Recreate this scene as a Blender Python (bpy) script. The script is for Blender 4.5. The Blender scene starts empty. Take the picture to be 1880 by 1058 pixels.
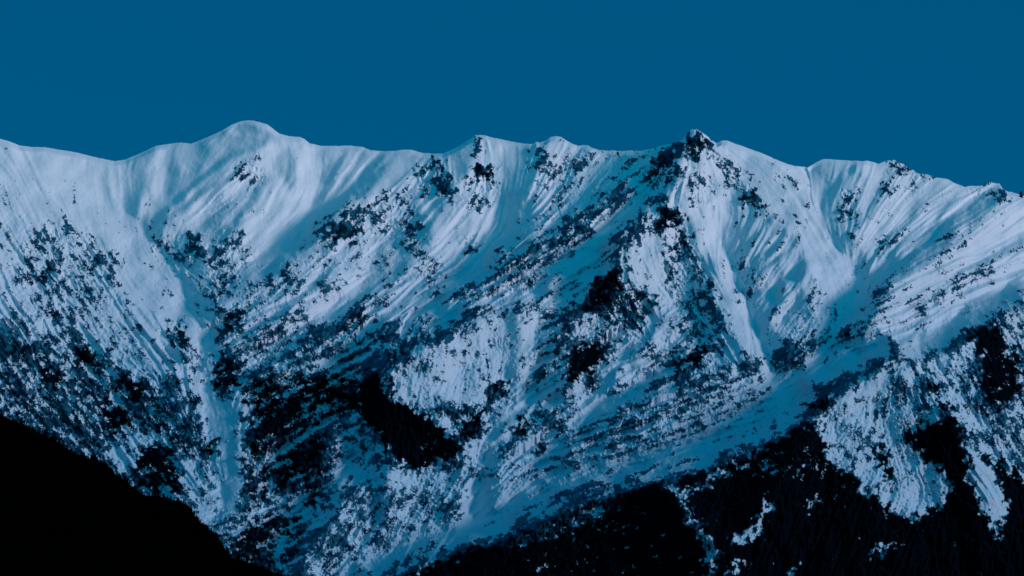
import bpy, math, random
import numpy as np

# ------------------------------------------------------------------ camera, sky, sun, exposure
S = bpy.context.scene
COL = S.collection
PW, PH = 1880.0, 1058.0
HFOV = math.radians(25.0)
FPX = PW / 2 / math.tan(HFOV / 2)
PITCH = math.radians(6.0)
cam_d = bpy.data.cameras.new('camera')
cam_d.sensor_fit = 'HORIZONTAL'
cam_d.angle = HFOV
cam_d.clip_start = 1.0
cam_d.clip_end = 80000.0
cam = bpy.data.objects.new('camera', cam_d)
cam.rotation_euler = (math.pi / 2 + PITCH, 0, 0)
COL.objects.link(cam)
S.camera = cam

SUN_AZ = math.radians(69)      # to the right of straight behind the camera
SUN_EL = math.radians(16)
sdir = (math.sin(SUN_AZ) * math.cos(SUN_EL), -math.cos(SUN_AZ) * math.cos(SUN_EL), math.sin(SUN_EL))
w = bpy.data.worlds.new('World')
S.world = w
w.use_nodes = True
nt = w.node_tree
N, L = nt.nodes, nt.links
bg = N['Background']
sky = N.new('ShaderNodeTexSky')
sky.sky_type = 'NISHITA'
sky.sun_disc = False
sky.sun_elevation = SUN_EL
sky.sun_rotation = math.atan2(sdir[0], sdir[1])
sky.altitude = 2500
sky.air_density = 1.0
sky.dust_density = 0.2
sky.ozone_density = 3.0
tint = N.new('ShaderNodeMix'); tint.data_type = 'RGBA'; tint.blend_type = 'MULTIPLY'
tint.inputs[0].default_value = 1.0
tint.inputs[7].default_value = (0.0, 0.05, 0.055, 1)
L.new(sky.outputs[0], tint.inputs[6])
mixs = N.new('ShaderNodeMix'); mixs.data_type = 'RGBA'
mixs.inputs[0].default_value = 0.12
mixs.inputs[6].default_value = (0.0, 0.088, 0.222, 1)
L.new(tint.outputs[2], mixs.inputs[7])
# the sky is brighter towards the low sun and overhead, away from the range
tc = N.new('ShaderNodeTexCoord')
dotn = N.new('ShaderNodeVectorMath'); dotn.operation = 'DOT_PRODUCT'
gd = np.array([0.55, -0.62, 0.56]); gd /= np.linalg.norm(gd)
dotn.inputs[1].default_value = tuple(gd)
L.new(tc.outputs['Generated'], dotn.inputs[0])
mr = N.new('ShaderNodeMapRange')
mr.interpolation_type = 'SMOOTHSTEP'
mr.inputs[1].default_value = -0.2; mr.inputs[2].default_value = 1.0
mr.inputs[3].default_value = 0.0; mr.inputs[4].default_value = 1.0
L.new(dotn.outputs['Value'], mr.inputs[0])
glow = N.new('ShaderNodeMix'); glow.data_type = 'RGBA'
glow.inputs[7].default_value = (0.0, 0.30, 0.48, 1)
L.new(mr.outputs[0], glow.inputs[0])
L.new(mixs.outputs[2], glow.inputs[6])
L.new(glow.outputs[2], bg.inputs[0])
bg.inputs[1].default_value = 1.0

sun_d = bpy.data.lights.new('sun', 'SUN')
sun_d.energy = 1.6
sun_d.angle = math.radians(11)
sun_d.color = (1.0, 0.85, 0.97)
sun = bpy.data.objects.new('sun', sun_d)
from mathutils import Vector
sun.rotation_euler = Vector(sdir).to_track_quat('Z', 'Y').to_euler()
sun.location = (3000, -3000, 3000)
COL.objects.link(sun)

S.view_settings.view_transform = 'Standard'
S.view_settings.look = 'None'
S.view_settings.exposure = 0
S.view_settings.gamma = 1

# ------------------------------------------------------------------ fields of the mountain face
rng = np.random.default_rng(11)
ST = 1.25                                   # metres are about 1.5 x this number on the face
U0, U1, V0, V1 = -160.0, 2040.0, 190.0, 1150.0
NU = int((U1 - U0) / ST) + 1
NV = int((V1 - V0) / ST) + 1
QS = 2                                       # masks are evaluated on every second sample

def noise(lo, hi, seed, shape=None):
    """band-limited gaussian noise, wavelengths lo..hi in face units"""
    shape = shape or (NV, NU)
    r = np.random.default_rng(seed)
    a = np.fft.rfft2(r.standard_normal(shape).astype(np.float32))
    fy = np.fft.fftfreq(shape[0])[:, None]
    fx = np.fft.rfftfreq(shape[1])[None, :]
    f = np.sqrt(fx * fx + fy * fy) / ST
    a *= np.exp(-(f * lo * 0.6) ** 2) * (1 - np.exp(-(f * hi) ** 2))
    o = np.fft.irfft2(a, s=shape).astype(np.float32)
    return (o - o.mean()) / o.std()

def fractal(lo, hi, seed, gain=0.6):
    o, amp, wl, k = 0, 1.0, hi, 0
    while wl > lo:
        o = o + amp * noise(wl * 0.5, wl, seed + k)
        amp *= gain; wl *= 0.5; k += 1
    return o / o.std()

uu = (U0 + ST * np.arange(NU, dtype=np.float32))[None, :] + np.zeros((NV, 1), np.float32)
vv = (V0 + ST * np.arange(NV, dtype=np.float32))[:, None] + np.zeros((1, NU), np.float32)
wxx = 5 * noise(22, 60, 101) + 2.6 * noise(6, 16, 102)
wyy = 5 * noise(22, 60, 103) + 2.6 * noise(6, 16, 104)
UQ = (uu + wxx)[::QS, ::QS].copy()
VQ = (vv + wyy)[::QS, ::QS].copy()

def up(q):
    """bilinear enlargement of a coarse field to the full one"""
    yi = np.arange(NV, dtype=np.float32) / QS
    xi = np.arange(NU, dtype=np.float32) / QS
    y0 = np.minimum(yi.astype(int), q.shape[0] - 2); x0 = np.minimum(xi.astype(int), q.shape[1] - 2)
    fy = (yi - y0)[:, None]; fx = (xi - x0)[None, :]
    a = q[y0] * (1 - fy) + q[y0 + 1] * fy
    return (a[:, x0] * (1 - fx) + a[:, x0 + 1] * fx).astype(np.float32)

def box(pts, m):
    p = np.array(pts, float)
    i0 = max(0, int((p[:, 1].min() - m - V0) / ST / QS)); i1 = min(UQ.shape[0], int((p[:, 1].max() + m - V0) / ST / QS) + 2)
    j0 = max(0, int((p[:, 0].min() - m - U0) / ST / QS)); j1 = min(UQ.shape[1], int((p[:, 0].max() + m - U0) / ST / QS) + 2)
    return slice(i0, max(i1, i0 + 1)), slice(j0, max(j1, j0 + 1))

def segdist(X, Y, pts, vals=None, closed=False):
    """distance to a polyline, the side it lies on and the value carried along it"""
    best = np.full(X.shape, 1e9, np.float32); side = np.zeros_like(best); val = np.zeros_like(best)
    P = list(pts) + ([pts[0]] if closed else [])
    for k in range(len(P) - 1):
        ax, ay = P[k][:2]; bx, by = P[k + 1][:2]
        dx, dy = bx - ax, by - ay
        l2 = dx * dx + dy * dy + 1e-6
        t = np.clip(((X - ax) * dx + (Y - ay) * dy) / l2, 0, 1)
        ex, ey = X - ax - t * dx, Y - ay - t * dy
        d = np.sqrt(ex * ex + ey * ey)
        m = d < best
        best[m] = d[m]
        side[m] = ((dx * ey - dy * ex) / (math.sqrt(l2) * np.maximum(d, 1e-3)))[m]
        if vals is not None:
            val[m] = (vals[k] * (1 - t) + vals[k + 1] * t)[m]
    return best, side, val

def inside(X, Y, pts):
    c = np.zeros(X.shape, bool)
    n = len(pts)
    for k in range(n):
        ax, ay = pts[k]; bx, by = pts[(k + 1) % n]
        if ay == by: continue
        c ^= ((ay > Y) != (by > Y)) & (X < (bx - ax) * (Y - ay) / (by - ay) + ax)
    return c

def smooth(x):
    x = np.clip(x, 0, 1)
    return x * x * (3 - 2 * x)

def paint(fld, val, pts, feather=14):
    sl = box(pts, feather * 1.5 + 30)
    X, Y = UQ[sl], VQ[sl]
    d, _, _ = segdist(X, Y, pts, closed=True)
    d = np.where(inside(X, Y, pts), d, -d)
    m = smooth(0.5 + d / (2 * feather))
    fld[sl] = fld[sl] * (1 - m) + val * m

def brush(fld, val, pts, width, feather=8):
    sl = box(pts, width + feather + 30)
    X, Y = UQ[sl], VQ[sl]
    d, _, _ = segdist(X, Y, pts)
    m = smooth(0.5 + (width - d) / (2 * feather))
    fld[sl] = fld[sl] * (1 - m) + val * m

def ridge(fld, pts, amp, wl, wr, taper=(1, 1), p=1.0):
    """a crest: amp metres proud; the width is wl above-left of the line and wr below-right (travelling downhill the right-hand side is 'side<0')"""
    n = len(pts)
    vals = np.interp(np.arange(n), [0, (n - 1) * 0.35, (n - 1) * 0.7, n - 1], [taper[0], 1, 1, taper[1]])
    sl = box(pts, max(wl, wr) + 30)
    X, Y = UQ[sl], VQ[sl]
    d, s, v = segdist(X, Y, pts, vals)
    s = np.clip(s, -1, 1); w_ = wr + (wl - wr) * (0.5 + 0.5 * s)
    fld[sl] += amp * v * np.clip(1 - d / w_, 0, 1) ** p
    return fld

SKY = [(-160,262),(-100,250),(-50,246),(0,255),(18,260),(35,267),(60,270),(80,270),(110,275),(140,280),(180,290),(210,296),(230,293),(260,280),(285,268),(305,265),(318,263),(330,262),
(350,264),(380,252),(405,241),(425,229),(440,223),(455,221),(465,222),(478,225),(490,228),(500,236),(512,245),(530,250),(552,252),(560,256),(568,263),(590,268),(620,268),(640,267),
(665,270),(680,276),(705,278),(725,277),(735,275),(755,275),(775,281),(795,282),(812,282),(822,278),(845,267),(855,260),(862,256),(870,250),(878,248),(890,249),(905,253),
(930,258),(960,264),(978,265),(984,260),(990,262),(1000,259),(1010,252),(1020,250),(1030,252),(1040,258),(1052,265),(1062,268),(1070,266),(1080,268),(1100,276),(1140,277),
(1180,277),(1200,272),(1215,267),(1230,265),(1240,262),(1250,258),(1256,252),(1262,244),(1268,238),(1275,236),(1284,240),(1295,248),(1305,257),(1315,263),(1325,258),
(1335,258),(1350,264),(1375,273),(1400,282),(1425,293),(1445,301),(1460,305),(1475,306),(1482,308),(1490,303),(1500,297),(1510,292),(1530,293),(1555,295),(1580,296),
(1590,295),(1605,298),(1612,301),(1620,298),(1630,295),(1640,293),(1650,297),(1662,305),(1675,312),(1685,318),(1695,321),(1700,320),(1715,325),(1740,329),(1750,335),
(1770,343),(1785,342),(1800,341),(1806,341),(1812,335),(1817,333),(1825,336),(1835,338),(1840,345),(1850,352),(1862,354),(1880,360),(1940,372),(2040,380)]

# ---- direction of the fall line over the face
FLOW = [(50,300,.5,1),(100,450,.6,1),(60,600,.6,1),(150,700,.8,1),(300,850,.8,1),(200,520,.7,1),(300,520,.8,1),(200,300,.1,1),(230,380,.1,1),(300,300,-.2,1),(280,370,-.2,1),(350,300,-.35,1),
(420,290,-1,1.2),(400,350,-1,1),(500,270,.3,1),(500,350,-.8,1),(400,420,-1,1),(545,310,.2,1),(570,400,-.8,1),(650,300,-.8,1),(700,320,-.9,1),(600,450,-1,.9),(500,600,-1,.8),
(500,750,-1,.7),(600,700,-1,.6),(420,800,.1,1),(450,950,-1,.4),(560,900,-1,.6),(900,280,.2,1),(930,350,-.1,1),(870,420,-.8,1),(750,400,-.8,1),(720,480,-1,1),(650,560,-1,.95),
(1000,400,-1,.9),(1040,300,-.6,1),(1050,500,-1,.75),(940,550,-1,.7),(850,560,-1,.6),(1150,350,-1,1.1),(1110,430,-1,.9),(1190,450,.3,1),(1170,560,.7,1),(1270,480,.6,1),(1270,330,-.2,1),
(1310,400,.3,1),(1250,600,-1,.9),(1100,650,-1,.8),(1000,700,-1,.8),(1200,720,-1,.55),(1300,700,-1,.45),(1200,800,-1,.4),(1050,850,-1,.5),(900,980,-1,.6),(1360,600,.6,1),
(1350,290,.9,.5),(1400,350,.8,1),(1340,450,-.3,1),(1400,460,-.75,1),(1450,520,-.7,1),(1500,440,.6,1),(1540,350,-.3,1),(1540,520,.3,1),(1600,350,-.4,1),(1600,450,-.8,1),
(1700,400,-1,.9),(1800,420,-1,.8),(1850,370,-1,.7),(1750,520,-1,.6),(1650,560,-1,.6),(1500,680,-1,.7),(1600,620,-1,.4),(1400,800,-1,.5),(1850,500,-1,.5),(1950,500,-1,.5),
(1850,620,.5,1),(1750,700,.6,1),(1700,800,.5,1),(1800,850,.7,1),(1600,750,-.2,1),(1550,800,-.3,1),(1400,950,-.4,1),(1600,950,-.4,1),(1850,1000,0,1),(800,680,-.3,1),
(900,650,0,1),(800,800,.1,1),(650,950,-.6,.8),(780,930,-.5,1),(860,900,-.6,1),(950,760,-.9,1),(1000,1020,-1,.6),(1200,980,-1,.7),(1420,420,-.85,1),(1380,500,-.85,1),(1440,480,-.85,1),(1440,560,-.8,1),(1370,440,-.8,1),(1400,590,-.7,1),(1470,540,-.7,1),(1330,600,.6,1),(1300,480,.6,1),(1310,540,.6,1),(1430,370,.8,1),(1490,450,.7,1),(1520,500,.6,1),(-120,400,.5,1),(-100,700,.6,1)]
sw = 0; c2 = 0; s2 = 0
for fx_, fy_, dx_, dy_ in FLOW:
    g = np.exp(-(((UQ - fx_) ** 2 + (VQ - fy_) ** 2) / (2 * 36.0 ** 2)).astype(np.float64)) + 1e-9 / ((UQ - fx_) ** 2 + (VQ - fy_) ** 2 + 1000)
    if fx_ > 380 and dx_ <= -.9: dy_ *= .8
    th = 2 * math.atan2(dy_, dx_)
    sw = sw + g; c2 = c2 + g * math.cos(th); s2 = s2 + g * math.sin(th)
th = 0.5 * np.arctan2(s2, c2)
fdx, fdy = np.cos(th), np.sin(th)
sg = np.where(fdy < 0, -1.0, 1.0)
th2 = 2 * np.arctan2(fdy * sg, fdx * sg)
cc = up(np.cos(th2).astype(np.float32)); ss_ = up(np.sin(th2).astype(np.float32))
th = 0.5 * np.arctan2(ss_, cc)
wob = 0.09 * noise(80, 220, 140) + 0.03 * noise(25, 60, 141)
FX = np.cos(th + wob); FY = np.sin(th + wob)
sg = np.where(FY < 0, -1.0, 1.0).astype(np.float32)
FX = (FX * sg).astype(np.float32); FY = (FY * sg).astype(np.float32)

def lic(fields, lengths, step=1.6):
    """smear noise along the fall line (line integral convolution)"""
    n = int(max(lengths) / step)
    acc = [f.copy() for f in fields]; cnt = [1.0] * len(fields)
    I0, J0 = np.meshgrid(np.arange(NV, dtype=np.float32), np.arange(NU, dtype=np.float32), indexing='ij')
    for sgn in (1, -1):
        I, J = I0.copy(), J0.copy()
        for k in range(1, n // 2 + 1):
            ii = I.astype(np.int32); jj = J.astype(np.int32)
            q = ii * NU + jj
            I += sgn * step * FY.ravel()[q]; J += sgn * step * FX.ravel()[q]
            np.clip(I, 0, NV - 1, out=I); np.clip(J, 0, NU - 1, out=J)
            q = I.astype(np.int32) * NU + J.astype(np.int32)
            for m in range(len(fields)):
                if k <= lengths[m] / step / 2:
                    wgt = 0.5 + 0.5 * math.cos(math.pi * k / (lengths[m] / step / 2 + 1))
                    acc[m] += wgt * fields[m].ravel()[q]
                    cnt[m] += wgt
    out = []
    for a in acc:
        out.append((a - a.mean()) / a.std())
    return out

flute_xl, flute_big, flute_mid, flute_fine, streak_sp, streak_sm, crag_n, streak_lg = lic(
    [noise(36, 100, 200), noise(15, 40, 201), noise(8, 18, 202), noise(4, 9, 203), noise(18, 38, 204), noise(7, 14, 205), noise(16, 44, 206), noise(9, 18, 207)],
    [230, 150, 90, 60, 22, 12, 36, 48])

# ---- large relief, metres towards the viewer
UQm, VQm = UQ, VQ                              # ragged coordinates, for patches
UQ = (uu + 4 * noise(120, 300, 105) + 1.0 * noise(12, 30, 107))[::QS, ::QS].copy()
VQ = (vv + 4 * noise(120, 300, 106) + 1.0 * noise(12, 30, 108))[::QS, ::QS].copy()
R = np.zeros(UQ.shape, np.float32)
def rd(pts, amp, wl, wr, **k): ridge(R, pts, amp, wl, wr, **k)
rd([(-260,240),(-180,500),(-100,800),(0,1180)], 200, 300, 560, taper=(1,1))
rd([(0,255),(40,300),(90,370),(140,430),(200,510),(260,590),(330,700),(385,800),(420,900)], 30, 120, 70, taper=(.3,1))
rd([(470,220),(492,245),(470,270),(430,300),(380,345),(330,390),(285,430)], 34, 90, 40, taper=(.05,.4))
rd([(492,245),(480,300),(455,345),(420,390),(385,430),(375,470),(365,520),(370,560)], 30, 70, 90, taper=(.5,.6))
rd([(295,268),(270,320),(262,380),(268,430)], 25, 36, 30, taper=(.6,0))
rd([(340,263),(325,330),(300,390)], 16, 20, 30, taper=(.4,0))
rd([(400,245),(365,310),(320,370)], 16, 20, 30, taper=(.4,0))
rd([(500,240),(540,300),(570,360)], 30, 40, 40, taper=(.6,0))
rd([(650,268),(620,320),(585,370)], 14, 22, 40, taper=(.4,0))
rd([(740,275),(700,325),(655,365),(600,405),(560,440)], 42, 24, 50, taper=(.5,.4))
rd([(850,265),(800,295),(715,347),(645,392),(592,434),(525,490),(450,532),(400,566),(375,590)], 100, 40, 130, taper=(.4,.6))
rd([(878,248),(868,300),(820,360),(790,430),(740,500),(700,560),(640,620),(560,690),(470,800)], 60, 60, 90, taper=(.6,.6))
rd([(1020,250),(1000,290),(960,350),(935,400)], 50, 60, 50, taper=(.6,.2))
rd([(1100,275),(1060,320),(1000,370),(960,405)], 20, 24, 40, taper=(.4,.2))
rd([(1230,265),(1190,320),(1130,375),(1070,420),(1000,450),(930,487),(860,535),(800,580),(740,625),(690,690),(640,760),(590,840)], 130, 62, 110, taper=(.6,.8))
rd([(1215,372),(1150,425),(1080,480),(1010,530),(960,572)], 40, 20, 60, taper=(.3,.4))
rd([(1275,238),(1250,300),(1230,365),(1195,398),(1140,460),(1128,505),(1085,560),(1040,595),(1005,620)], 150, 38, 110, taper=(.5,.4))
rd([(1230,368),(1262,410),(1300,470),(1335,545),(1380,615),(1412,650)], 60, 60, 70, taper=(.6,.3))
rd([(1275,238),(1315,285),(1372,340),(1400,385),(1460,430),(1490,500),(1495,570),(1480,610)], 62, 105, 120, taper=(.5,.6))
rd([(1345,262),(1420,310),(1480,350)], 16, 30, 30, taper=(.3,0))
rd([(1590,296),(1575,360),(1570,420),(1590,480)], 30, 60, 40, taper=(.6,.2))
rd([(1640,294),(1610,380),(1590,430)], 20, 22, 50, taper=(.5,.2))
rd([(1880,372),(1790,420),(1700,490),(1620,545),(1560,590),(1500,640)], 70, 46, 110, taper=(.7,.6))
rd([(2040,420),(1880,470),(1780,500),(1680,560),(1590,610),(1500,690)], 60, 34, 110, taper=(1,.4))
rd([(1430,645),(1360,665),(1260,720),(1160,770),(1060,830),(960,900)], 55, 40, 100, taper=(.5,.4))
rd([(1000,575),(955,572),(870,588),(800,625),(712,682)], 150, 34, 150, taper=(.5,1))
rd([(712,682),(760,745),(850,812),(865,860)], 90, 60, 150, taper=(1,.2))
rd([(1110,690),(1060,705),(1010,745),(930,790),(900,850)], 60, 20, 70, taper=(.5,.6))
rd([(735,850),(690,880),(620,940),(560,1030),(540,1110)], 110, 50, 200, taper=(.8,1))
rd([(2040,520),(1880,560),(1790,608),(1700,664),(1650,662),(1590,695),(1515,735),(1480,772),(1400,822),(1290,862),(1210,880),(1130,905),(1050,935),(950,980),(820,1025),(700,1075),(640,1150)], 230, 46, 420, taper=(1,1))
rd([(1650,662),(1700,730),(1740,765),(1790,860),(1835,985)], 80, 90, 100, taper=(.5,.4))
rd([(1210,880),(1260,940),(1300,1010),(1320,1120)], 60, 90, 80, taper=(.6,.6))
rd([(1480,772),(1460,850),(1400,940),(1350,1060)], 70, 60, 60, taper=(.4,.4))
rd([(1760,640),(1830,740),(1890,850)], 60, 50, 70, taper=(.5,.4))
# narrow ribs and wind-cut edges, steep on the upper left
for q, a_, l_, r_ in [([(490,252),(450,275),(400,310),(350,346),(310,386),(282,420)], 14, 8, 40), ([(465,290),(430,320),(390,350),(350,376),(302,420)], 13, 8, 34),
        ([(490,340),(460,376),(440,400),(402,450)], 14, 9, 36), ([(640,280),(610,330),(590,360)], 8, 8, 24), ([(685,280),(650,320),(620,350)], 8, 8, 24),
        ([(725,280),(685,315),(645,355),(602,400),(580,430)], 20, 12, 40), ([(645,470),(590,520),(520,580),(450,622)], 24, 12, 60),
        ([(675,540),(615,585),(550,635),(500,670),(440,720)], 34, 14, 70), ([(720,600),(640,660),(560,710),(480,790)], 30, 12, 60),
        ([(1150,330),(1090,380),(1030,420)], 16, 9, 40), ([(1060,500),(1000,550),(950,575)], 18, 9, 34), ([(1180,400),(1120,440),(1060,480),(1000,520)], 16, 8, 30),
        ([(1395,395),(1370,430),(1350,460)], 8, 7, 24), ([(1420,400),(1385,445),(1360,490)], 9, 7, 24), ([(1440,420),(1410,460),(1385,510),(1375,525)], 12, 8, 26),
        ([(1458,445),(1430,480),(1400,510),(1382,525)], 12, 8, 28), ([(1478,505),(1440,525),(1420,560),(1405,590)], 14, 9, 34), ([(1500,490),(1470,505),(1440,540)], 8, 8, 26),
        ([(1640,320),(1600,380),(1560,450)], 10, 8, 34), ([(1580,300),(1545,340),(1520,380)], 10, 7, 30), ([(1690,380),(1640,440),(1590,490)], 10, 8, 34),
        ([(1760,365),(1720,410),(1660,460),(1600,520)], 14, 8, 34), ([(1800,370),(1750,420),(1690,460),(1640,510),(1590,560)], 18, 10, 44),
        ([(1840,375),(1790,430),(1730,470),(1670,520)], 20, 11, 44), ([(1660,420),(1610,470),(1570,520)], 9, 7, 30), ([(1880,450),(1820,480),(1770,510),(1700,560)], 18, 9, 44),
        ([(1880,530),(1800,545),(1740,570),(1680,600),(1600,640)], 16, 9, 40), ([(1960,480),(1880,505),(1790,540)], 16, 9, 40), ([(1700,500),(1650,530),(1600,580)], 12, 9, 34),
        ([(1700,610),(1640,640),(1560,690),(1500,740)], 18, 10, 34), ([(1460,690),(1400,720),(1330,745)], 16, 9, 34), ([(1330,740),(1260,770),(1180,800),(1100,850),(1020,890)], 18, 9, 40),
        ([(1420,770),(1340,800),(1250,820),(1150,870),(1060,900)], 14, 8, 34), ([(1240,740),(1170,770),(1100,800),(1030,850)], 14, 8, 34), ([(1160,870),(1080,890),(1000,920),(920,970)], 16, 8, 30),
        ([(1300,640),(1240,690),(1160,730),(1090,770)], 26, 10, 50), ([(1230,575),(1180,640),(1120,700)], 24, 10, 40), ([(1170,600),(1110,650),(1040,700)], 26, 10, 50),
        ([(1100,620),(1030,690),(975,740)], 24, 10, 40), ([(0,660),(30,700),(70,740),(95,775)], 12, 20, 8), ([(210,296),(205,340),(212,380)], 8, 10, 20)]:
    rd(q, a_ * 1.9, l_, r_, taper=(.5, .5))
rd([(1852,356),(1800,402),(1740,445),(1680,492),(1620,545),(1570,592)], 62, 26, 60, taper=(.5,.5))
rd([(1690,420),(1640,470),(1600,510)], 24, 12, 36, taper=(.4,.4))
# gullies
def gl(pts, amp, wd, **k): ridge(R, pts, -amp, wd, wd, p=1.4, **k)
gl([(208,300),(225,380),(278,450),(335,520),(362,580),(376,640),(374,700),(376,750),(396,850),(402,930)], 42, 60, taper=(.2,1))
gl([(600,300),(575,380),(560,435),(500,490),(430,550),(385,600)], 50, 60, taper=(.3,.8))
gl([(930,300),(920,400),(880,490),(800,560),(720,620)], 50, 60, taper=(.3,.6))
gl([(1310,400),(1345,520),(1400,630),(1420,690)], 60, 40, taper=(.3,1))
gl([(1490,320),(1510,400),(1560,480),(1570,540),(1530,620),(1460,700),(1400,770),(1300,830),(1150,850),(1000,890),(900,950),(830,1010)], 45, 60, taper=(.6,.8))
gl([(1100,700),(1000,740),(930,800),(880,880),(865,960)], 40, 34, taper=(.3,1))
gl([(1210,540),(1160,610),(1080,700)], 30, 26, taper=(.3,.4))
# keep the big forms short of overhanging: share the excess between the ground above and below
RS = 1.7
ramp = 1.5 * QS * ST * np.arange(R.shape[0], dtype=np.float32)[:, None]
Rr = RS * R + ramp
R = 0.5 * (np.maximum.accumulate(Rr, axis=0) + np.minimum.accumulate(Rr[::-1], axis=0)[::-1]) - ramp
kb_ = np.array([.12, .22, .32, .22, .12]); kb_ /= kb_.sum()
for _ax in (0, 1):
    R = np.apply_along_axis(lambda a_: np.convolve(np.pad(a_, 2, mode='edge'), kb_, 'valid'), _ax, R)
R = up(R.astype(np.float32))
UQ, VQ = UQm, VQm

# ---- bare rock: fraction of ground not covered by snow
RK = np.full(UQ.shape, 0.012, np.float32)
RK += 0.10 * smooth((VQ - 330) / 250)
P = lambda v, pts, f=12: paint(RK, v, pts, f)
B = lambda v, pts, w_, f=6: brush(RK, v, pts, w_, f)
P(.20, [(-160,420),(60,405),(130,415),(205,445),(240,500),(300,565),(335,625),(375,700),(415,800),(400,940),(-160,940)], 22)
P(.16, [(-160,300),(0,300),(60,420),(40,470),(-160,470)], 20)
P(.48, [(65,430),(120,425),(150,500),(130,560),(60,560),(30,500)], 20)
P(.68, [(-160,590),(60,610),(150,640),(260,690),(340,740),(400,830),(350,920),(-160,850)], 26)
P(.05, [(110,330),(270,420),(320,500),(350,600),(300,650),(245,570),(205,460),(130,400)], 16)
P(.28, [(150,450),(215,470),(225,510),(175,500)], 10)
P(.14, [(185,812),(285,800),(262,850),(226,872)], 8)
P(.9, [(240,835),(330,820),(350,900),(270,900)], 10)
P(.12, [(318,825),(362,860),(385,935),(366,945),(335,890)], 8)
P(.42, [(285,432),(302,480),(330,508),(372,482),(380,432),(352,438),(330,468)], 8)
P(.42, [(388,440),(440,428),(470,468),(430,522),(392,552),(375,520)], 10)
P(.55, [(300,598),(335,590),(378,650),(372,700),(330,655)], 9)
P(.55, [(392,575),(445,560),(452,620),(402,625)], 9)
P(.78, [(392,655),(450,640),(470,700),(402,735)], 9)
P(.28, [(438,305),(470,292),(492,330),(462,350),(430,335)], 8)
P(.18, [(376,385),(445,345),(425,392),(390,412)], 8)
P(.20, [(450,520),(560,460),(640,480),(700,600),(640,640),(450,660)], 22)
P(.66, [(758,322),(800,288),(826,325),(838,372),(806,356),(762,345)], 7)
P(.20, [(640,400),(760,335),(780,430),(740,470),(660,470)], 12)
P(.50, [(722,405),(755,395),(770,440),(738,452)], 7)
P(.38, [(685,390),(720,375),(725,430),(690,425)], 7)
B(.60, [(715,360),(640,410),(596,432)], 8)
P(.62, [(610,415),(655,405),(665,452),(630,440)], 7)
P(.13, [(600,470),(780,440),(830,520),(760,560),(640,560)], 16)
P(.50, [(600,590),(660,560),(700,600),(650,640),(605,630)], 10)
P(.45, [(770,470),(810,500),(800,540),(770,520)], 8)
P(.8, [(866,308),(888,306),(912,340),(902,360),(876,335)], 5)
P(.36, [(852,330),(912,342),(905,385),(858,392)], 8)
P(.5, [(872,258),(886,262),(884,282),(872,282)], 4)
P(.5, [(855,440),(880,445),(876,475),(858,470)], 5)
P(.4, [(972,268),(1000,266),(1000,320),(970,312)], 7)
P(.32, [(1000,300),(1080,270),(1200,280),(1240,390),(1120,420),(1010,440),(960,400)], 14)
P(.05, [(1092,280),(1130,280),(1110,325),(1070,340)], 9)
P(.70, [(1190,290),(1240,262),(1245,320),(1210,345),(1185,340)], 8)
P(.72, [(1238,264),(1262,245),(1290,256),(1335,292),(1322,304),(1290,280),(1262,292)], 6)
P(.60, [(1308,280),(1348,298),(1392,348),(1402,386),(1372,378),(1335,335)], 8)
P(.28, [(1252,305),(1308,320),(1305,375),(1258,370)], 9)
B(.66, [(1080,425),(1000,450),(935,485),(880,522),(838,548)], 10)
P(.40, [(855,535),(1000,445),(1085,440),(1000,520),(905,575),(835,600)], 12)
P(.30, [(940,580),(1180,420),(1200,440),(1120,510),(1030,590)], 10)
B(.04, [(1010,365),(950,410),(880,480),(820,530)], 13)
B(.05, [(1190,380),(1130,425),(1060,480),(980,545)], 6)
P(.78, [(1200,388),(1232,372),(1272,420),(1262,440),(1230,412)], 6)
P(.50, [(1240,420),(1290,465),(1312,540),(1340,620),(1290,610),(1225,545),(1215,480)], 9)
P(.10, [(1215,400),(1165,440),(1138,480),(1150,515),(1205,530),(1215,470),(1240,435)], 6)
P(.68, [(1135,488),(1150,522),(1205,545),(1215,565),(1190,605),(1150,605),(1085,575),(1020,602),(1008,575),(1070,535),(1115,512)], 7)
P(.50, [(960,590),(1010,575),(1150,610),(1130,650),(1040,700),(960,720)], 12)
P(.74, [(1020,680),(1095,622),(1128,640),(1095,690),(1050,705)], 6)
P(.44, [(1180,650),(1250,590),(1340,640),(1300,700),(1200,710)], 10)
P(.7, [(1235,655),(1280,635),(1292,670),(1245,690)], 6)
P(.62, [(1100,720),(1230,660),(1240,690),(1130,740)], 8)
B(.02, [(1262,415),(1300,475),(1335,545),(1375,612),(1410,650),(1415,690)], 11)
P(.40, [(1352,480),(1375,480),(1385,560),(1360,560)], 6)
P(.03, [(1400,400),(1460,430),(1560,480),(1570,560),(1490,560),(1380,560),(1380,460)], 12)
P(.20, [(1480,540),(1560,530),(1560,600),(1480,610)], 8)
P(.03, [(1600,330),(1880,400),(2040,400),(2040,540),(1700,560),(1570,480)], 14)
P(.5, [(1548,350),(1570,352),(1572,402),(1550,400)], 5)
P(.38, [(1602,450),(1665,415),(1672,430),(1620,470)], 5)
P(.50, [(1615,295),(1650,292),(1705,322),(1690,335),(1640,318)], 5)
P(.18, [(1620,310),(1720,330),(1660,370),(1620,350)], 8)
P(.45, [(1760,343),(1808,336),(1845,345),(1850,365),(1780,362)], 6)
P(.28, [(1690,545),(1800,488),(1850,490),(1760,545),(1680,585)], 8)
P(.24, [(1540,650),(1600,600),(1720,580),(1700,620),(1600,660)], 10)
P(.62, [(1405,655),(1480,622),(1558,598),(1548,630),(1460,682),(1430,695)], 7)
P(.62, [(1420,765),(1500,705),(1590,655),(1605,672),(1530,722),(1500,742),(1470,775)], 7)
P(.44, [(1240,700),(1380,645),(1402,690),(1320,722),(1240,745)], 8)
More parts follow.
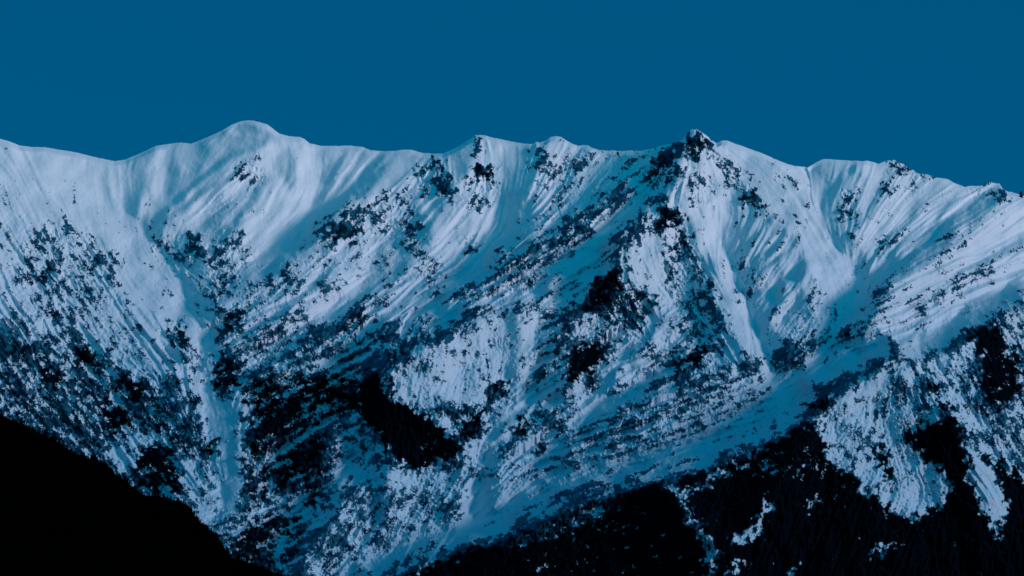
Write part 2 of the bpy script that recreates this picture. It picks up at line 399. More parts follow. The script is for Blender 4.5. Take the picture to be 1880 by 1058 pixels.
P(.12, [(1100,760),(1300,730),(1440,770),(1370,820),(1130,850),(900,950),(880,930),(1000,850)], 16)
P(.34, [(1130,740),(1280,740),(1270,790),(1150,800)], 12)
# middle shield, the black wall below it, the dark flank left of it
P(.55, [(430,640),(560,590),(700,600),(800,578),(838,600),(760,640),(712,682),(620,700),(450,710)], 14)
P(.82, [(440,700),(600,680),(700,685),(720,760),(620,800),(470,835)], 16)
P(.74, [(440,800),(600,770),(610,880),(570,1000),(530,1070),(420,1040),(370,960),(440,930)], 16)
P(.17, [(712,682),(800,625),(870,585),(980,572),(1000,620),(985,690),(930,770),(860,800),(800,775)], 8)
P(.06, [(880,582),(980,575),(985,650),(955,660),(930,610)], 8)
P(.68, [(800,752),(900,735),(920,765),(865,805)], 8)
P(.6, [(890,700),(940,705),(948,735),(915,738)], 6)
P(.985, [(680,685),(715,690),(735,735),(765,748),(850,818),(855,850),(800,872),(745,862),(715,835),(690,790),(655,755)], 6)
B(.15, [(700,695),(720,728),(755,750)], 4, 3)
P(.60, [(610,765),(660,755),(715,835),(700,850),(610,860)], 9)
P(.42, [(700,855),(745,872),(850,905),(850,960),(810,1010),(700,1065),(520,1065),(600,910)], 12)
P(.13, [(660,905),(700,858),(735,852),(765,885),(700,900)], 8)
P(.45, [(380,965),(560,890),(560,930),(440,985)], 8)
P(.40, [(770,860),(850,830),(940,860),(930,890),(860,900)], 8)
B(.02, [(1000,735),(945,795),(905,850)], 11)
P(.01, [(858,885),(930,870),(900,935),(850,1000),(835,1000),(852,940)], 7)
P(.30, [(930,800),(952,782),(978,830),(960,862),(900,850)], 6)
P(.48, [(962,765),(1060,705),(1070,755),(1010,800),(975,800)], 8)
P(.10, [(1010,735),(1060,700),(1065,725),(1000,755)], 5)
B(.02, [(340,595),(372,635),(386,665),(381,695)], 8, 4)
B(.0, [(378,712),(384,748)], 17, 4)
B(.0, [(406,785),(426,850)], 24, 4)
B(.0, [(427,860),(424,925)], 17, 4)
B(.04, [(1218,556),(1170,636),(1110,708)], 6, 4)
B(.04, [(1092,624),(1030,690),(960,752),(915,792)], 4.5, 4)
# single crags: x0, x1, y0, y1 of each outcrop and how bare it is
CRAGS = [(85,109,561,595,.9),(140,177,636,677,.97),(78,112,674,711,.95),(225,259,690,731,.95),(187,238,738,789,.95),(133,153,759,782,.9),(340,368,721,745,.9),
(374,405,806,830,.95),(391,415,670,721,.95),(453,477,789,857,.95),(401,449,571,616,.85),(306,347,592,629,.85),(255,313,823,870,.95),(30,70,560,600,.6),(20,60,620,670,.8),
(634,665,576,604,.9),(712,740,643,663,.9),(896,927,704,737,.9),(1040,1103,629,692,.96),(974,1001,680,704,.85),(1076,1112,538,570,.95),(845,893,759,808,.93),
(944,974,765,802,.93),(1030,1050,780,798,.9),(974,1005,813,832,.9),(1076,1107,694,725,.85),(1238,1262,655,690,.93),(1267,1301,629,663,.9),(1490,1524,731,759,.97),
(1798,1843,597,633,.93),(1832,1868,633,686,.95),(1798,1839,690,760,.95),(1703,1719,677,696,.85),(1533,1550,603,623,.85),(1448,1465,604,618,.7),(776,818,293,362,.72),
(869,908,305,338,.9),(641,661,416,448,.85),(605,638,411,436,.85),(736,767,404,452,.68),(859,876,442,469,.8),(789,811,479,508,.8),(1185,1213,293,331,.85),
(1090,1134,486,562,.93),(1196,1240,388,422,.9),(344,378,431,462,.78),(286,306,436,468,.78),(303,344,465,484,.7),(514,531,487,504,.7),(381,436,506,549,.68),
(61,78,484,518,.9),(42,61,504,524,.85),(88,105,480,506,.8),(146,163,482,506,.85),(153,168,522,545,.85),(438,454,314,330,.6),(408,436,446,470,.62),(166,175,437,452,.8),
(184,214,458,493,.55),(1258,1310,244,284,.85),(1369,1398,334,386,.85),(1545,1564,383,402,.8),(1613,1632,335,358,.8),(1572,1585,485,494,.8),(1344,1362,474,504,.7),
(1273,1302,335,361,.5),(1236,1258,420,460,.88),(1280,1302,510,562,.75),(1700,1712,640,652,.6),(620,700,620,650,.85),(560,640,690,740,.93),(470,560,740,800,.93),
(500,600,820,880,.93),(430,520,950,1010,.93),(870,960,585,602,.06),(300,330,700,716,.85),(280,300,770,800,.9),(120,150,600,622,.8)]
for x0_, x1_, y0_, y1_, v_ in CRAGS:
    cx_, cy_, rx_, ry_ = (x0_ + x1_) / 2, (y0_ + y1_) / 2, (x1_ - x0_) / 2 + 2, (y1_ - y0_) / 2 + 2
    v_ = v_ if v_ < .5 else (v_ - .08)
    tl_ = -1 if cx_ > 380 else 1             # crags lie along the fall line
    lo_, sh_ = math.hypot(rx_, ry_) * .95, min(rx_, ry_) * .72
    P(v_, [(cx_ + tl_ * .72 * lo_ * math.cos(a_) + .69 * sh_ * math.sin(a_), cy_ + .69 * lo_ * math.cos(a_) - tl_ * .72 * sh_ * math.sin(a_)) for a_ in np.linspace(0, 2 * math.pi, 11)[:-1]], 8)
P(.34, [(1060,770),(1260,735),(1400,700),(1440,745),(1340,800),(1200,840),(1080,850),(1000,880)], 12)
B(.0, [(1560,560),(1525,630),(1460,700),(1400,765),(1350,815)], 7, 5)
P(.34, [(880,965),(1000,893),(1150,848),(1290,825),(1290,850),(1200,872),(1050,925),(940,975)], 8)
B(.0, [(1282,240),(1300,251),(1320,264)], 6, 3)
P(.05, [(1325,262),(1400,290),(1480,330),(1540,480),(1470,470),(1405,385),(1350,300)], 8)
# dark lower flank right of the long valley
P(.955, [(660,1090),(830,1018),(950,978),(1060,930),(1140,905),(1205,882),(1240,900),(1260,960),(1300,1160),(600,1160)], 9)
P(.74, [(880,1000),(1050,935),(1160,910),(1100,960),(950,1010)], 9)
P(.99, [(1205,885),(1290,865),(1400,825),(1470,775),(1510,790),(1522,850),(1560,870),(1600,900),(1640,945),(1690,950),(1745,905),(1735,870),(1690,835),(1650,800),(1715,772),(1750,762),(1780,850),(1800,930),(1830,990),(1850,930),(1820,840),(1850,855),(1880,885),(2060,900),(2060,1160),(1200,1160)], 5)
P(.86, [(1290,868),(1400,825),(1480,800),(1520,860),(1450,880),(1380,860),(1300,890)], 8)
B(.15, [(1212,874),(1245,905),(1262,945),(1300,990),(1312,1035)], 7, 4)
B(.0, [(1408,926),(1395,960),(1362,992)], 7, 4)
B(.0, [(1350,990),(1372,985)], 8, 4)
B(.05, [(1262,905),(1325,870)], 5, 3)
B(.2, [(1275,898),(1320,876)], 3, 2)
B(.2, [(1400,860),(1425,852)], 3, 2)
B(.0, [(1340,1056),(1354,1034)], 6, 3)
B(.0, [(1450,1054),(1460,1046)], 6, 3)
B(.0, [(1598,1018),(1612,1012),(1640,1000)], 5, 3)
B(.1, [(1300,1025),(1312,1012)], 7, 3)
B(.35, [(1310,1040),(1300,1060)], 5, 3)
B(.3, [(1480,930),(1500,920)], 3, 3)
P(.26, [(1515,738),(1600,697),(1645,662),(1662,700),(1705,752),(1650,800),(1700,842),(1738,882),(1705,935),(1660,945),(1612,900),(1590,862),(1530,852),(1505,790)], 6)
P(.55, [(1640,705),(1690,705),(1712,752),(1645,745)], 8)
P(.03, [(1525,742),(1600,700),(1640,672),(1632,715),(1560,740)], 6)
P(.9, [(1600,815),(1625,880),(1640,880),(1625,820)], 5)
P(.92, [(1482,735),(1520,735),(1526,757),(1490,757)], 5)
B(.12, [(1580,900),(1590,890),(1600,905)], 7, 4)
P(.42, [(1690,662),(1760,622),(1830,582),(1890,560),(2060,530),(2060,860),(1890,880),(1830,840),(1752,745)], 8)
P(.92, [(1770,605),(1830,595),(1870,660),(1875,720),(1822,760),(1795,700),(1800,660)], 7)
B(.9, [(1690,680),(1735,750),(1790,820),(1840,872)], 5, 3)
P(.04, [(1782,800),(1812,850),(1822,900),(1820,945),(1830,978),(1808,935),(1780,880)], 4)
P(.12, [(1690,665),(1780,618),(1790,632),(1720,680)], 6)
P(.15, [(1830,580),(1890,562),(1890,590),(1850,610)], 6)
RK = np.clip(up(RK), 0.0, 0.995)

# ---- how strongly the slope is fluted by gullies
FL = np.full(UQ.shape, 0.14, np.float32)
def F(v, pts, f=16): paint(FL, v, pts, f)
F(.8, [(1560,330),(2040,380),(2040,560),(1700,600),(1500,700),(1300,850),(900,960),(900,900),(1200,760),(1450,640)], 24)
F(.9, [(1300,370),(1390,380),(1470,470),(1470,600),(1400,600),(1340,470)], 14)
F(.8, [(1090,290),(1230,300),(1230,400),(960,580),(800,600),(900,480)], 18)
F(.25, [(290,330),(420,290),(470,300),(360,430),(290,430)], 16)
F(.3, [(560,270),(740,270),(660,400),(540,460),(400,600),(420,520),(550,420)], 16)
F(.45, [(400,620),(700,560),(720,700),(600,880),(420,1000)], 20)
F(.12, [(40,270),(200,295),(340,560),(300,560),(180,430),(60,330)], 16)
F(.15, [(1390,360),(1440,400),(1560,480),(1570,560),(1500,570),(1480,470)], 14)
F(.25, [(480,250),(540,270),(570,400),(520,400),(490,320)], 14)
F(.08, [(800,640),(915,576),(985,574),(995,650),(960,740),(900,770),(800,760),(720,700)], 10)
F(.9, [(1060,780),(1300,720),(1440,720),(1420,780),(1290,850),(1150,880),(950,960),(880,960),(960,880)], 14)
F(.04, [(1515,740),(1640,668),(1760,780),(1740,900),(1690,950),(1600,880),(1500,830)], 10)
brush(FL, .06, [(350,590),(376,650),(390,700),(402,760),(424,820),(430,870),(428,925)], 18, 8)
brush(FL, .1, [(930,810),(880,890),(860,970)], 18, 8)
FL = up(FL)
# ---- where secondary spurs break the face
SPUR = np.full(UQ.shape, 0.35, np.float32)
def G(v, pts, f=20): paint(SPUR, v, pts, f)
G(1.0, [(380,600),(700,380),(1200,290),(1230,380),(1100,520),(980,570),(800,620),(640,760),(560,1000),(430,960)], 30)
G(.9, [(960,600),(1200,560),(1340,620),(1300,720),(1000,880),(940,780)], 24)
G(.8, [(-160,420),(180,440),(380,740),(420,900),(-160,1000)], 30)
G(.5, [(1500,760),(1700,650),(2040,540),(2040,1150),(1200,1150),(1220,900)], 30)
G(.05, [(40,270),(200,295),(350,590),(300,560),(180,430),(60,330)], 16)
G(.1, [(1390,360),(1440,400),(1560,480),(1570,560),(1500,570),(1480,470)], 14)
G(.04, [(720,690),(800,630),(870,590),(975,576),(1000,620),(980,690),(920,770)], 12)
G(.1, [(240,270),(480,225),(760,280),(540,430),(420,420),(290,430)], 20)
G(.3, [(560,470),(700,340),(900,270),(1000,300),(900,440),(760,520),(560,560)], 26)
G(.08, [(1515,740),(1640,670),(1720,740),(1740,880),(1690,940),(1600,870),(1510,840)], 14)
brush(SPUR, .03, [(350,590),(376,650),(390,700),(402,760),(424,820),(430,870),(428,925)], 22, 10)
SPUR = up(SPUR)

# ---- small relief: gullies, crags
DG = 0.6 + 1.1 * np.abs(FX)                   # gullies that cut across the slope are deeper
rough = np.clip(RK * 1.5 - .05, 0, 1)
crag = 1.0 - np.abs(crag_n); crag = (crag - crag.mean()) / crag.std()
crag2 = 1.0 - np.abs(noise(9, 24, 430)); crag2 = (crag2 - crag2.mean()) / crag2.std()
rg = 1.0 - 2.0 * np.sqrt(flute_xl ** 2 + 0.10); rg = (rg - rg.mean()) / rg.std() * (1 + 0.4 * np.clip(noise(70, 220, 431), -1.5, 1.5))
D = (0.05 + 0.62 * SPUR) * 11.0 * DG * rg + 0.25 * FL * 5.0 * DG * flute_xl + FL * DG * (2.2 * flute_big + 0.75 * flute_mid + 0.15 * flute_fine)
D += rough * (5.0 * crag + 2.2 * crag2 + 4.0 * fractal(30, 90, 410, .6) + 0.5 * noise(5, 12, 411))
D += (0.15 + rough) * (2.4 * noise(11, 28, 420) + 1.0 * noise(6, 13, 421))
D += 5.0 * noise(80, 200, 412) + 0.3 * noise(20, 50, 413)

# ---- from coverage to actual patches of rock: it breaks through where the ground is steepest
def std(a): return (a - a.mean()) / a.std()
C = 6.0 * crag + 3.0 * crag2 + 2.0 * flute_big + 1.6 * flute_mid + 3.0 * noise(30, 90, 414)
steep = std(-np.gradient(C, axis=0)) + 0.6 * std(np.abs(np.gradient(C, axis=1)))
steep = std(steep)
def blur(f, w):
    k = np.fft.fftfreq(NV)[:, None] ** 2 + np.fft.rfftfreq(NU)[None, :] ** 2
    return np.fft.irfft2(np.fft.rfft2(f) * np.exp(-k * (w * 4) ** 2), s=f.shape).astype(np.float32)
whole = (R + D).astype(np.float32)
convex = std(np.clip(std(blur(whole, 1.5) - 0.6 * blur(whole, 7) - 0.4 * blur(whole, 20)), -2.5, 2.5))     # crests are blown bare, gullies fill with snow
def warped(f, ax, ay):
    ii = np.clip(np.arange(NV)[:, None] + ay, 0, NV - 1).astype(np.int32)
    jj = np.clip(np.arange(NU)[None, :] + ax, 0, NU - 1).astype(np.int32)
    return f[ii, jj]
sp = 0.52 * streak_sp + 0.40 * streak_sm + (0.15 + 1.0 * FL) * streak_lg + 0.48 * noise(30, 90, 310) + 0.20 * noise(12, 26, 311) + (0.1 + 0.25 * FL) * flute_mid + (0.1 + 0.35 * FL) * flute_big + 0.40 * steep + 0.85 * convex + 0.30 * noise(60, 200, 316)
def cells(size, seed):
    """random value per irregular polygon: broken, angular ground"""
    r = np.random.default_rng(seed)
    gx = (uu * 0.92 + vv * 0.38) / size + 0.30 * noise(18, 50, seed + 1)
    gy = (vv * 0.92 - uu * 0.38) / (size * 0.8) + 0.30 * noise(18, 50, seed + 2)
    gx -= gx.min() - 2; gy -= gy.min() - 2
    n_, m_ = int(gy.max()) + 4, int(gx.max()) + 4
    jx, jy, jv = r.random((n_, m_)), r.random((n_, m_)), r.standard_normal((n_, m_))
    ix, iy = gx.astype(np.int32), gy.astype(np.int32)
    best = np.full(gx.shape, 9e9, np.float32); val = np.zeros_like(best)
    for a in (-1, 0, 1):
        for b in (-1, 0, 1):
            yy, xx = iy + a, ix + b
            d = (xx + jx[yy, xx] - gx) ** 2 + (yy + jy[yy, xx] - gy) ** 2
            k = d < best
            best = np.where(k, d, best); val = np.where(k, jv[yy, xx], val)
    return val.astype(np.float32)
cell_a, cell_b, cell_c = cells(7.5, 600), cells(15, 610), cells(30, 620)
sp = std(sp) + 0.36 * cell_a + 0.36 * cell_b + 0.32 * cell_c
sp = std(warped(sp, 1.2 * noise(6, 16, 320), 1.2 * noise(6, 16, 321)))
q_ = np.linspace(0.0005, 0.9995, 400)
thr = np.interp(1 - RK, q_, np.quantile(sp.ravel()[::37], q_))
rockv = (sp - thr).astype(np.float32)            # >0 bare rock
rock = np.clip(0.5 + rockv / 0.55, 0, 1)
R_full = (R + D + 1.2 * rough * (0.8 * cell_a + 1.5 * cell_b + 2.0 * cell_c) + rock * (1.0 + 0.5 * noise(5, 12, 415))).astype(np.float32)

def sample(fld, u, v):
    x = np.clip((u - U0) / ST, 0, NU - 1.001); y = np.clip((v - V0) / ST, 0, NV - 1.001)
    x0 = x.astype(np.int32); y0 = y.astype(np.int32); fx = x - x0; fy = y - y0
    return (fld[y0, x0] * (1 - fx) * (1 - fy) + fld[y0, x0 + 1] * fx * (1 - fy)
            + fld[y0 + 1, x0] * (1 - fx) * fy + fld[y0 + 1, x0 + 1] * fx * fy)

def ray(u, v):
    """slopes x/y and z/y of the line of sight through a point of the photograph"""
    a = (u - PW / 2) / FPX; b = (PH / 2 - v) / FPX
    cy = math.cos(PITCH) - b * math.sin(PITCH)
    cz = math.sin(PITCH) + b * math.cos(PITCH)
    return a / cy, cz / cy

# ------------------------------------------------------------------ materials
def mat(name):
    m = bpy.data.materials.new(name); m.use_nodes = True
    return m, m.node_tree.nodes, m.node_tree.links, m.node_tree.nodes['Principled BSDF']

def mountain_material():
    m, n, l, b = mat('snow_and_rock')
    geo = n.new('ShaderNodeNewGeometry')
    at = n.new('ShaderNodeAttribute'); at.attribute_name = 'bare_rock'
    def nz(scale, detail=4, rough=.6):
        q = n.new('ShaderNodeTexNoise'); q.inputs['Scale'].default_value = scale
        q.inputs['Detail'].default_value = detail; q.inputs['Roughness'].default_value = rough
        l.new(geo.outputs['Position'], q.inputs['Vector']); return q
    n1 = nz(0.10, 4, .5)
    ma = n.new('ShaderNodeMath'); ma.operation = 'MULTIPLY_ADD'
    l.new(n1.outputs[0], ma.inputs[0]); ma.inputs[1].default_value = 0.16; ma.inputs[2].default_value = -0.08
    ad = n.new('ShaderNodeMath'); ad.operation = 'ADD'
    l.new(at.outputs['Fac'], ad.inputs[0]); l.new(ma.outputs[0], ad.inputs[1])
    mp = n.new('ShaderNodeMapRange'); mp.inputs[1].default_value = 0.22; mp.inputs[2].default_value = 0.72
    l.new(ad.outputs[0], mp.inputs[0])
    n2 = nz(0.035, 6, .6)
    rk = n.new('ShaderNodeValToRGB')
    rk.color_ramp.elements[0].position = .3; rk.color_ramp.elements[0].color = (.001, .003, .006, 1)
    rk.color_ramp.elements[1].position = .75; rk.color_ramp.elements[1].color = (.001, .004, .009, 1)
    l.new(n2.outputs[0], rk.inputs[0])
    n3 = nz(0.01, 4, .5)
    sn = n.new('ShaderNodeValToRGB')
    sn.color_ramp.elements[0].position = .3; sn.color_ramp.elements[0].color = (.80, .79, .84, 1)
    sn.color_ramp.elements[1].position = .7; sn.color_ramp.elements[1].color = (.90, .86, .90, 1)
    l.new(n3.outputs[0], sn.inputs[0])
    # valley shade painted into the snow: darker and bluer low down
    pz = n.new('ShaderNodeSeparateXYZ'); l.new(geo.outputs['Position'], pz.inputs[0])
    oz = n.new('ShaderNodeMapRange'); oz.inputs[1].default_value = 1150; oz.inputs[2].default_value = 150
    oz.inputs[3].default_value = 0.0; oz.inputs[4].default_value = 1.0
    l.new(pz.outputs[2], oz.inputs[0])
    low_shade = n.new('ShaderNodeMix'); low_shade.data_type = 'RGBA'
    low_shade.inputs[7].default_value = (.40, .56, .68, 1)
    l.new(oz.outputs[0], low_shade.inputs[0]); l.new(sn.outputs[0], low_shade.inputs[6])
    sn = low_shade
    ca = n.new('ShaderNodeAttribute'); ca.attribute_name = 'cliff'
    n5 = nz(0.03, 3, .5)
    br = n.new('ShaderNodeValToRGB')          # boulders and ledges, teal shading of the flecks painted into their colour
    br.color_ramp.elements[0].position = .35; br.color_ramp.elements[0].color = (.003, .035, .08, 1)
    br.color_ramp.elements[1].position = .68; br.color_ramp.elements[1].color = (.015, .13, .20, 1)
    l.new(n5.outputs[0], br.inputs[0])
    rock_tone = n.new('ShaderNodeMix'); rock_tone.data_type = 'RGBA'  # from the shade-toned boulders to the dark rock of the cliffs
    l.new(ca.outputs['Fac'], rock_tone.inputs[0]); l.new(br.outputs[0], rock_tone.inputs[6]); l.new(rk.outputs[0], rock_tone.inputs[7])
    rk = rock_tone
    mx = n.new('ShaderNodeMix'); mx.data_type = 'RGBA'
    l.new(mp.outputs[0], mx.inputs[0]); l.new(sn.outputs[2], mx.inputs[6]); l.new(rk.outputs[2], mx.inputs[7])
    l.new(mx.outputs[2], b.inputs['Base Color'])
    b.inputs['Roughness'].default_value = .8
    b.inputs['Specular IOR Level'].default_value = .0
    bp = n.new('ShaderNodeBump'); bp.inputs['Strength'].default_value = .2; bp.inputs['Distance'].default_value = 2.0
    n4 = nz(0.3, 5, .65)
    l.new(n4.outputs[0], bp.inputs['Height']); l.new(bp.outputs[0], b.inputs['Normal'])
    return m

def link(name, me, m, kind=None, **props):
    o = bpy.data.objects.new(name, me); COL.objects.link(o)
    if m: me.materials.append(m)
    if kind: o['kind'] = kind
    for k, v in props.items(): o[k] = v
    return o

def grid_mesh(name, X, Y, Z, **attrs):
    nr, nc = X.shape
    me = bpy.data.meshes.new(name)
    me.vertices.add(nr * nc)
    me.vertices.foreach_set('co', np.stack([X, Y, Z], -1).astype(np.float32).ravel())
    i = np.arange(nr - 1, dtype=np.int32)[:, None] * nc + np.arange(nc - 1, dtype=np.int32)[None, :]
    f = np.stack([i, i + nc, i + nc + 1, i + 1], -1).reshape(-1, 4)
    me.loops.add(f.size); me.loops.foreach_set('vertex_index', f.ravel())
    me.polygons.add(len(f))
    me.polygons.foreach_set('loop_start', np.arange(0, f.size, 4, dtype=np.int32))
    me.polygons.foreach_set('use_smooth', np.ones(len(f), bool))
    me.update(calc_edges=True)
    for an, attr in attrs.items():
        a = me.attributes.new(an, 'FLOAT', 'POINT')
        a.data.foreach_set('value', attr.astype(np.float32).ravel())
    return me

# ------------------------------------------------------------------ the snowy range
NC = 1780
cliff = smooth((RK + 0.05 * noise(20, 60, 450) - 0.58) / 0.26)
NR = 740
uc = np.linspace(-150, 2030, NC)
skx = np.array([p[0] for p in SKY], float); sky_ = np.array([p[1] for p in SKY], float)
vs = np.interp(uc, skx, sky_)
# roughen the skyline a little, more where rock breaks through
jag = np.interp(uc, np.linspace(-160, 2040, 1100), np.random.default_rng(5).standard_normal(1100))
jag2 = np.interp(uc, np.linspace(-160, 2040, 420), np.random.default_rng(6).standard_normal(420))
rs = sample(RK, uc, vs + 8)
jit = np.clip(rs * 2.6, 0.2, 1.7) * (0.6 * jag + 0.7 * jag2)
VB = 1135.0
t = np.linspace(0, 1, NR)[:, None]
v = vs[None, :] + t * (VB - vs[None, :])
v = v + jit[None, :] * np.exp(-(v - vs[None, :]) / 5.0)
u = np.broadcast_to(uc[None, :], v.shape)
TH = math.tan(math.radians(33))
yc = 7500 + 250 * np.sin(uc / 420.0 + 0.6) 
rx, rz = ray(u, v)
kk = np.exp(-np.linspace(-2.5, 2.5, 501) ** 2)
vsm = np.convolve(np.pad(vs, 250, mode='edge'), kk / kk.sum(), 'valid')
_, rzc = ray(uc, vsm)
K = yc * (TH - rzc)
ybase = K[None, :] / (TH - rz)
rel = sample(R_full, u, v)
rel *= smooth((v - vs[None, :]) / 10.0) * 0.6 + 0.4
y = ybase - rel
# no overhangs: going up, the ground always recedes
zz = rz * y
lim = -0.6 * zz
y = np.maximum.accumulate((y - lim)[::-1], axis=0)[::-1] + lim
X, Y, Z = rx * y, y, rz * y
A = sample(rock, u, v)
# back of the range: falls away behind the crest
nb = 46
kb = (np.arange(nb, 0, -1) / nb)[:, None] ** 1.6 * 2600
nbk = np.interp(uc[None, :] + kb * .08, np.linspace(-160, 2300, 500), np.random.default_rng(8).standard_normal(500))
Yb = Y[0][None, :] + kb
Xb = X[0][None, :] * (Yb / Y[0][None, :])
Zb = Z[0][None, :] - kb * 0.68 + 22 * nbk * np.clip(kb / 400, 0, 1)
Ab = np.clip(0.3 + 0.3 * nbk, 0, 1)
# foot of the range: runs out to the valley floor
nf = 30
kf = ((np.arange(1, nf + 1) / nf)[:, None]) ** 1.2
Yf = Y[-1][None, :] - kf * 700
Xf = X[-1][None, :] * (Yf / Y[-1][None, :])
Zf = Z[-1][None, :] * (1 - kf) + kf * -420
Af = np.ones_like(Yf)
GX, GY, GZ = np.vstack([Xb, X, Xf]), np.vstack([Yb, Y, Yf]), np.vstack([Zb, Z, Zf])
GA = np.vstack([Ab, A, Af]); GC = np.vstack([Ab, sample(cliff, u, v), Af])
# the range goes on a little to both sides and falls away there
def flank(sgn):
    n_ = 260
    idx = np.arange(1, n_ + 1) * 3
    k_ = smooth(np.arange(1, n_ + 1) / n_)[None, :]
    if sgn > 0: idx = GX.shape[1] - 1 - idx
    e_ = GX[:, 0:1] if sgn < 0 else GX[:, -1:]
    x_ = 2 * e_ - GX[:, idx]
    return x_, GY[:, idx] + 0 * k_, GZ[:, idx] * (1 - k_) - 445 * k_, GA[:, idx], GC[:, idx]
lf, rf = flank(-1), flank(1)
GX, GY, GZ, GA, GC = [np.hstack([a_[:, ::-1], m_, b_]) for a_, m_, b_ in zip(lf, (GX, GY, GZ, GA, GC), rf)]
me = grid_mesh('mountain', GX, GY, GZ, bare_rock=GA, cliff=GC)
M_MTN = mountain_material()
link('mountain', me, M_MTN, 'structure')

# ------------------------------------------------------------------ valley floor
def dark_material(name, c0, c1, scale):
    m, n, l, b = mat(name)
    geo = n.new('ShaderNodeNewGeometry')
    q = n.new('ShaderNodeTexNoise'); q.inputs['Scale'].default_value = scale; q.inputs['Detail'].default_value = 5
    l.new(geo.outputs['Position'], q.inputs['Vector'])
    r = n.new('ShaderNodeValToRGB')
    r.color_ramp.elements[0].position = .35; r.color_ramp.elements[0].color = c0
    r.color_ramp.elements[1].position = .7; r.color_ramp.elements[1].color = c1
    l.new(q.outputs[0], r.inputs[0]); l.new(r.outputs[0], b.inputs['Base Color'])
    b.inputs['Roughness'].default_value = .95; b.inputs['Specular IOR Level'].default_value = .0
    return m
M_FLOOR = dark_material('valley_floor', (.01, .013, .01, 1), (.03, .03, .03, 1), .004)
gx, gy = np.meshgrid(np.linspace(-26000, 26000, 90), np.linspace(-16000, 36000, 90))
gz = -430 + 18 * np.sin(gx / 900) * np.cos(gy / 1100) + 8 * np.sin(gx / 260 + gy / 310)
link('ground', grid_mesh('ground', gx, gy[::-1], gz), M_FLOOR, 'structure')

# ------------------------------------------------------------------ wooded spur, lower left, nearer
HILL = [(-400,560),(-200,650),(-60,726),(0,760),(50,783),(100,806),(140,832),(190,848),(215,870),(240,890),(265,907),(300,910),(345,924),(365,955),(398,980),(420,1018),(470,1036),(515,1052),(560,1075),(700,1130),(900,1190)]
hx = np.array([p[0] for p in HILL], float); hy = np.array([p[1] for p in HILL], float)
hu = np.linspace(-400, 900, 520)
hv = np.interp(hu, hx, hy) + 3.0            # the tree tops carry the outline
ra, rb = ray(hu, hv)
hyc = 3500 + 0.25 * hu
cx, cz = ra * hyc, rb * hyc
rr = np.random.default_rng(21)
prof = np.concatenate([np.linspace(-900, -15, 60), np.linspace(0, 700, 40)])    # towards and away from the viewer
n1 = np.interp(hu, np.linspace(-400, 900, 60), rr.standard_normal(60))
HY = hyc[None, :] + prof[:, None]
HX = np.broadcast_to(cx[None, :], HY.shape)
fall = np.where(prof < 0, prof * 0.52, -prof * 0.75)[:, None]
wave = 9 * np.sin(prof[:, None] / 70 + hu[None, :] / 60) * np.clip(np.abs(prof[:, None]) / 120, 0, 1) * (1 + .4 * n1[None, :])
HZ = cz[None, :] + fall + wave
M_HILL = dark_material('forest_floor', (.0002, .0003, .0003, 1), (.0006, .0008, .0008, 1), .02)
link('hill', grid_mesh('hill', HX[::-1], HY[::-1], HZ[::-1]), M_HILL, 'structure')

# conifers of the spur, one far-off wood
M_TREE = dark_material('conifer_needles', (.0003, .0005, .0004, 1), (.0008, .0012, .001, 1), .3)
def conifer(r_):
    """tapered trunk and drooping branch tiers with ragged rims; unit height"""
    vs_, fs = [], []
    for k in range(5):
        a = 2 * math.pi * k / 5
        vs_.append((.018 * math.cos(a), .018 * math.sin(a), 0))
    vs_.append((0, 0, .95))
    fs += [(k, (k + 1) % 5, 5) for k in range(5)]
    tiers = 7
    for j in range(tiers):
        zt = 0.98 - j * 0.125; zb = zt - 0.20
        rad = .05 + .030 * (j + 1) + r_.uniform(-.012, .012)
        base = len(vs_); vs_.append((0, 0, zt))
        m_ = 12
        for k in range(m_):
            a = 2 * math.pi * (k + r_.uniform(-.3, .3)) / m_
            q = rad * (1.1 if k % 2 else .55) * r_.uniform(.75, 1.25)
            vs_.append((q * math.cos(a), q * math.sin(a), zb + (.0 if k % 2 else .05) + r_.uniform(-.03, .03)))
        for k in range(m_):
            fs.append((base, base + 1 + k, base + 1 + (k + 1) % m_))
    return np.array(vs_), np.array([f for f in fs])
rt = random.Random(4)
protos = [conifer(rt) for _ in range(6)]
VS, FS, off = [], [], 0
from math import floor
def hill_z(a_, b_):
    """height of the spur at column position a_ and profile offset b_"""
    i = (a_ + 400) / 1300 * 519; i0 = min(int(i), 518); fi = i - i0
    j = float(np.interp(b_, prof, np.arange(len(prof)))); j0 = min(int(j), len(prof) - 2); fj = j - j0
    def g(Q): return ((Q[j0, i0] * (1 - fi) + Q[j0, i0 + 1] * fi) * (1 - fj) + (Q[j0 + 1, i0] * (1 - fi) + Q[j0 + 1, i0 + 1] * fi) * fj)
    return g(HX), g(HY), g(HZ)
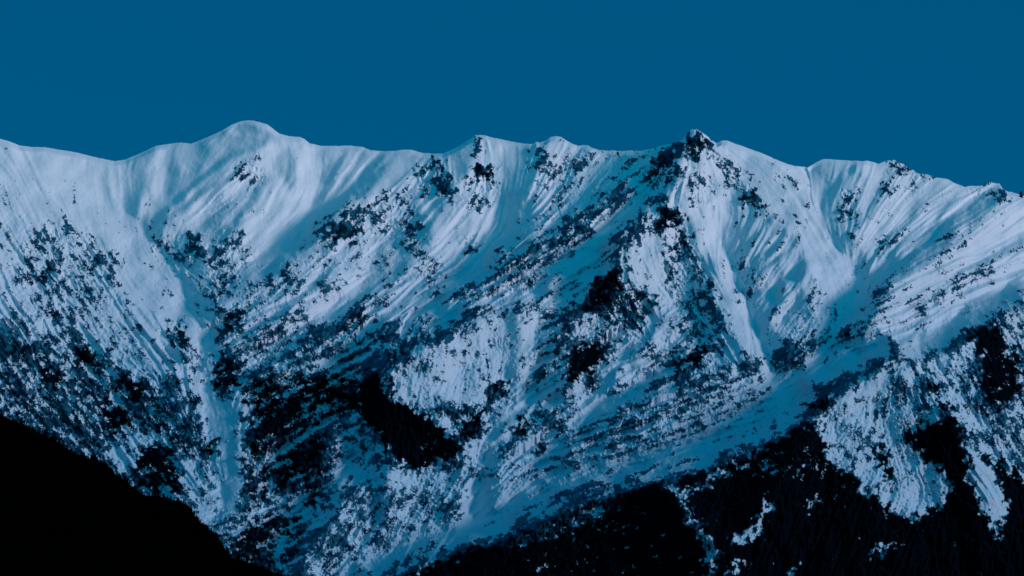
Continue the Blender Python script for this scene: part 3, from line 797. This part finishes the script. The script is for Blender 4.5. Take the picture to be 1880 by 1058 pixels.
for k in range(5200):
    a_ = rt.uniform(-120, 640)
    b_ = rt.uniform(-70, 25) if k < 3600 else rt.uniform(-500, -60)
    x_, y_, z_ = hill_z(a_, b_)
    h_ = rt.uniform(3.5, 7.5) if rt.random() < .84 else rt.uniform(7.5, 12)
    pv, pf = protos[rt.randrange(6)]
    ang = rt.uniform(0, 6.28); c, s = math.cos(ang) * h_ * 1.1, math.sin(ang) * h_ * 1.1
    q = np.stack([pv[:, 0] * c - pv[:, 1] * s + x_, pv[:, 0] * s + pv[:, 1] * c + y_, pv[:, 2] * h_ + z_ - .2], -1)
    VS.append(q); FS.append(pf + off); off += len(pv)
VS = np.concatenate(VS); FS = np.concatenate(FS)
me = bpy.data.meshes.new('forest')
me.vertices.add(len(VS)); me.vertices.foreach_set('co', VS.astype(np.float32).ravel())
me.loops.add(FS.size); me.loops.foreach_set('vertex_index', FS.astype(np.int32).ravel())
me.polygons.add(len(FS)); me.polygons.foreach_set('loop_start', np.arange(0, FS.size, 3, dtype=np.int32))
me.update(calc_edges=True)
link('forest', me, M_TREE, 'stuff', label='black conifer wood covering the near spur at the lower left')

# ------------------------------------------------------------------ rock pinnacle on the skyline at the right edge
def pinnacle(u_, v_, h_px, w_px):
    j = int(round((u_ + 150) / 2180 * (NC - 1)))
    y_ = float(Y[4, j]); s_ = y_ / FPX
    bx_, bz_ = float(X[4, j]), float(Z[4, j])
    r_ = np.random.default_rng(33)
    rings, seg = 14, 14
    pts = []
    for i in range(rings):
        t_ = i / (rings - 1)
        rad = w_px * s_ * (1 - t_ ** 2.2) ** .5 * (0.62 + .38 * (1 - t_))
        for k in range(seg):
            a = 2 * math.pi * k / seg
            q = rad * (1 + .16 * r_.standard_normal())
            pts.append((bx_ + q * math.cos(a) + t_ * 1.2, y_ + q * math.sin(a), bz_ - 8 + t_ * (h_px * s_ + 8)))
    me_ = bpy.data.meshes.new('rock_pinnacle')
    fs = [(i * seg + k, i * seg + (k + 1) % seg, (i + 1) * seg + (k + 1) % seg, (i + 1) * seg + k) for i in range(rings - 1) for k in range(seg)]
    fs.append(tuple((rings - 1) * seg + k for k in range(seg)))
    me_.from_pydata(pts, [], fs); me_.update()
    return me_
M_PIN = dark_material('pinnacle_rock', (.012, .012, .014, 1), (.05, .05, .055, 1), .15)
link('rock_pinnacle', pinnacle(1874, 358, 13, 4), M_PIN,
     label='small dark upright rock pinnacle standing on the skyline at the right edge', category='rock')
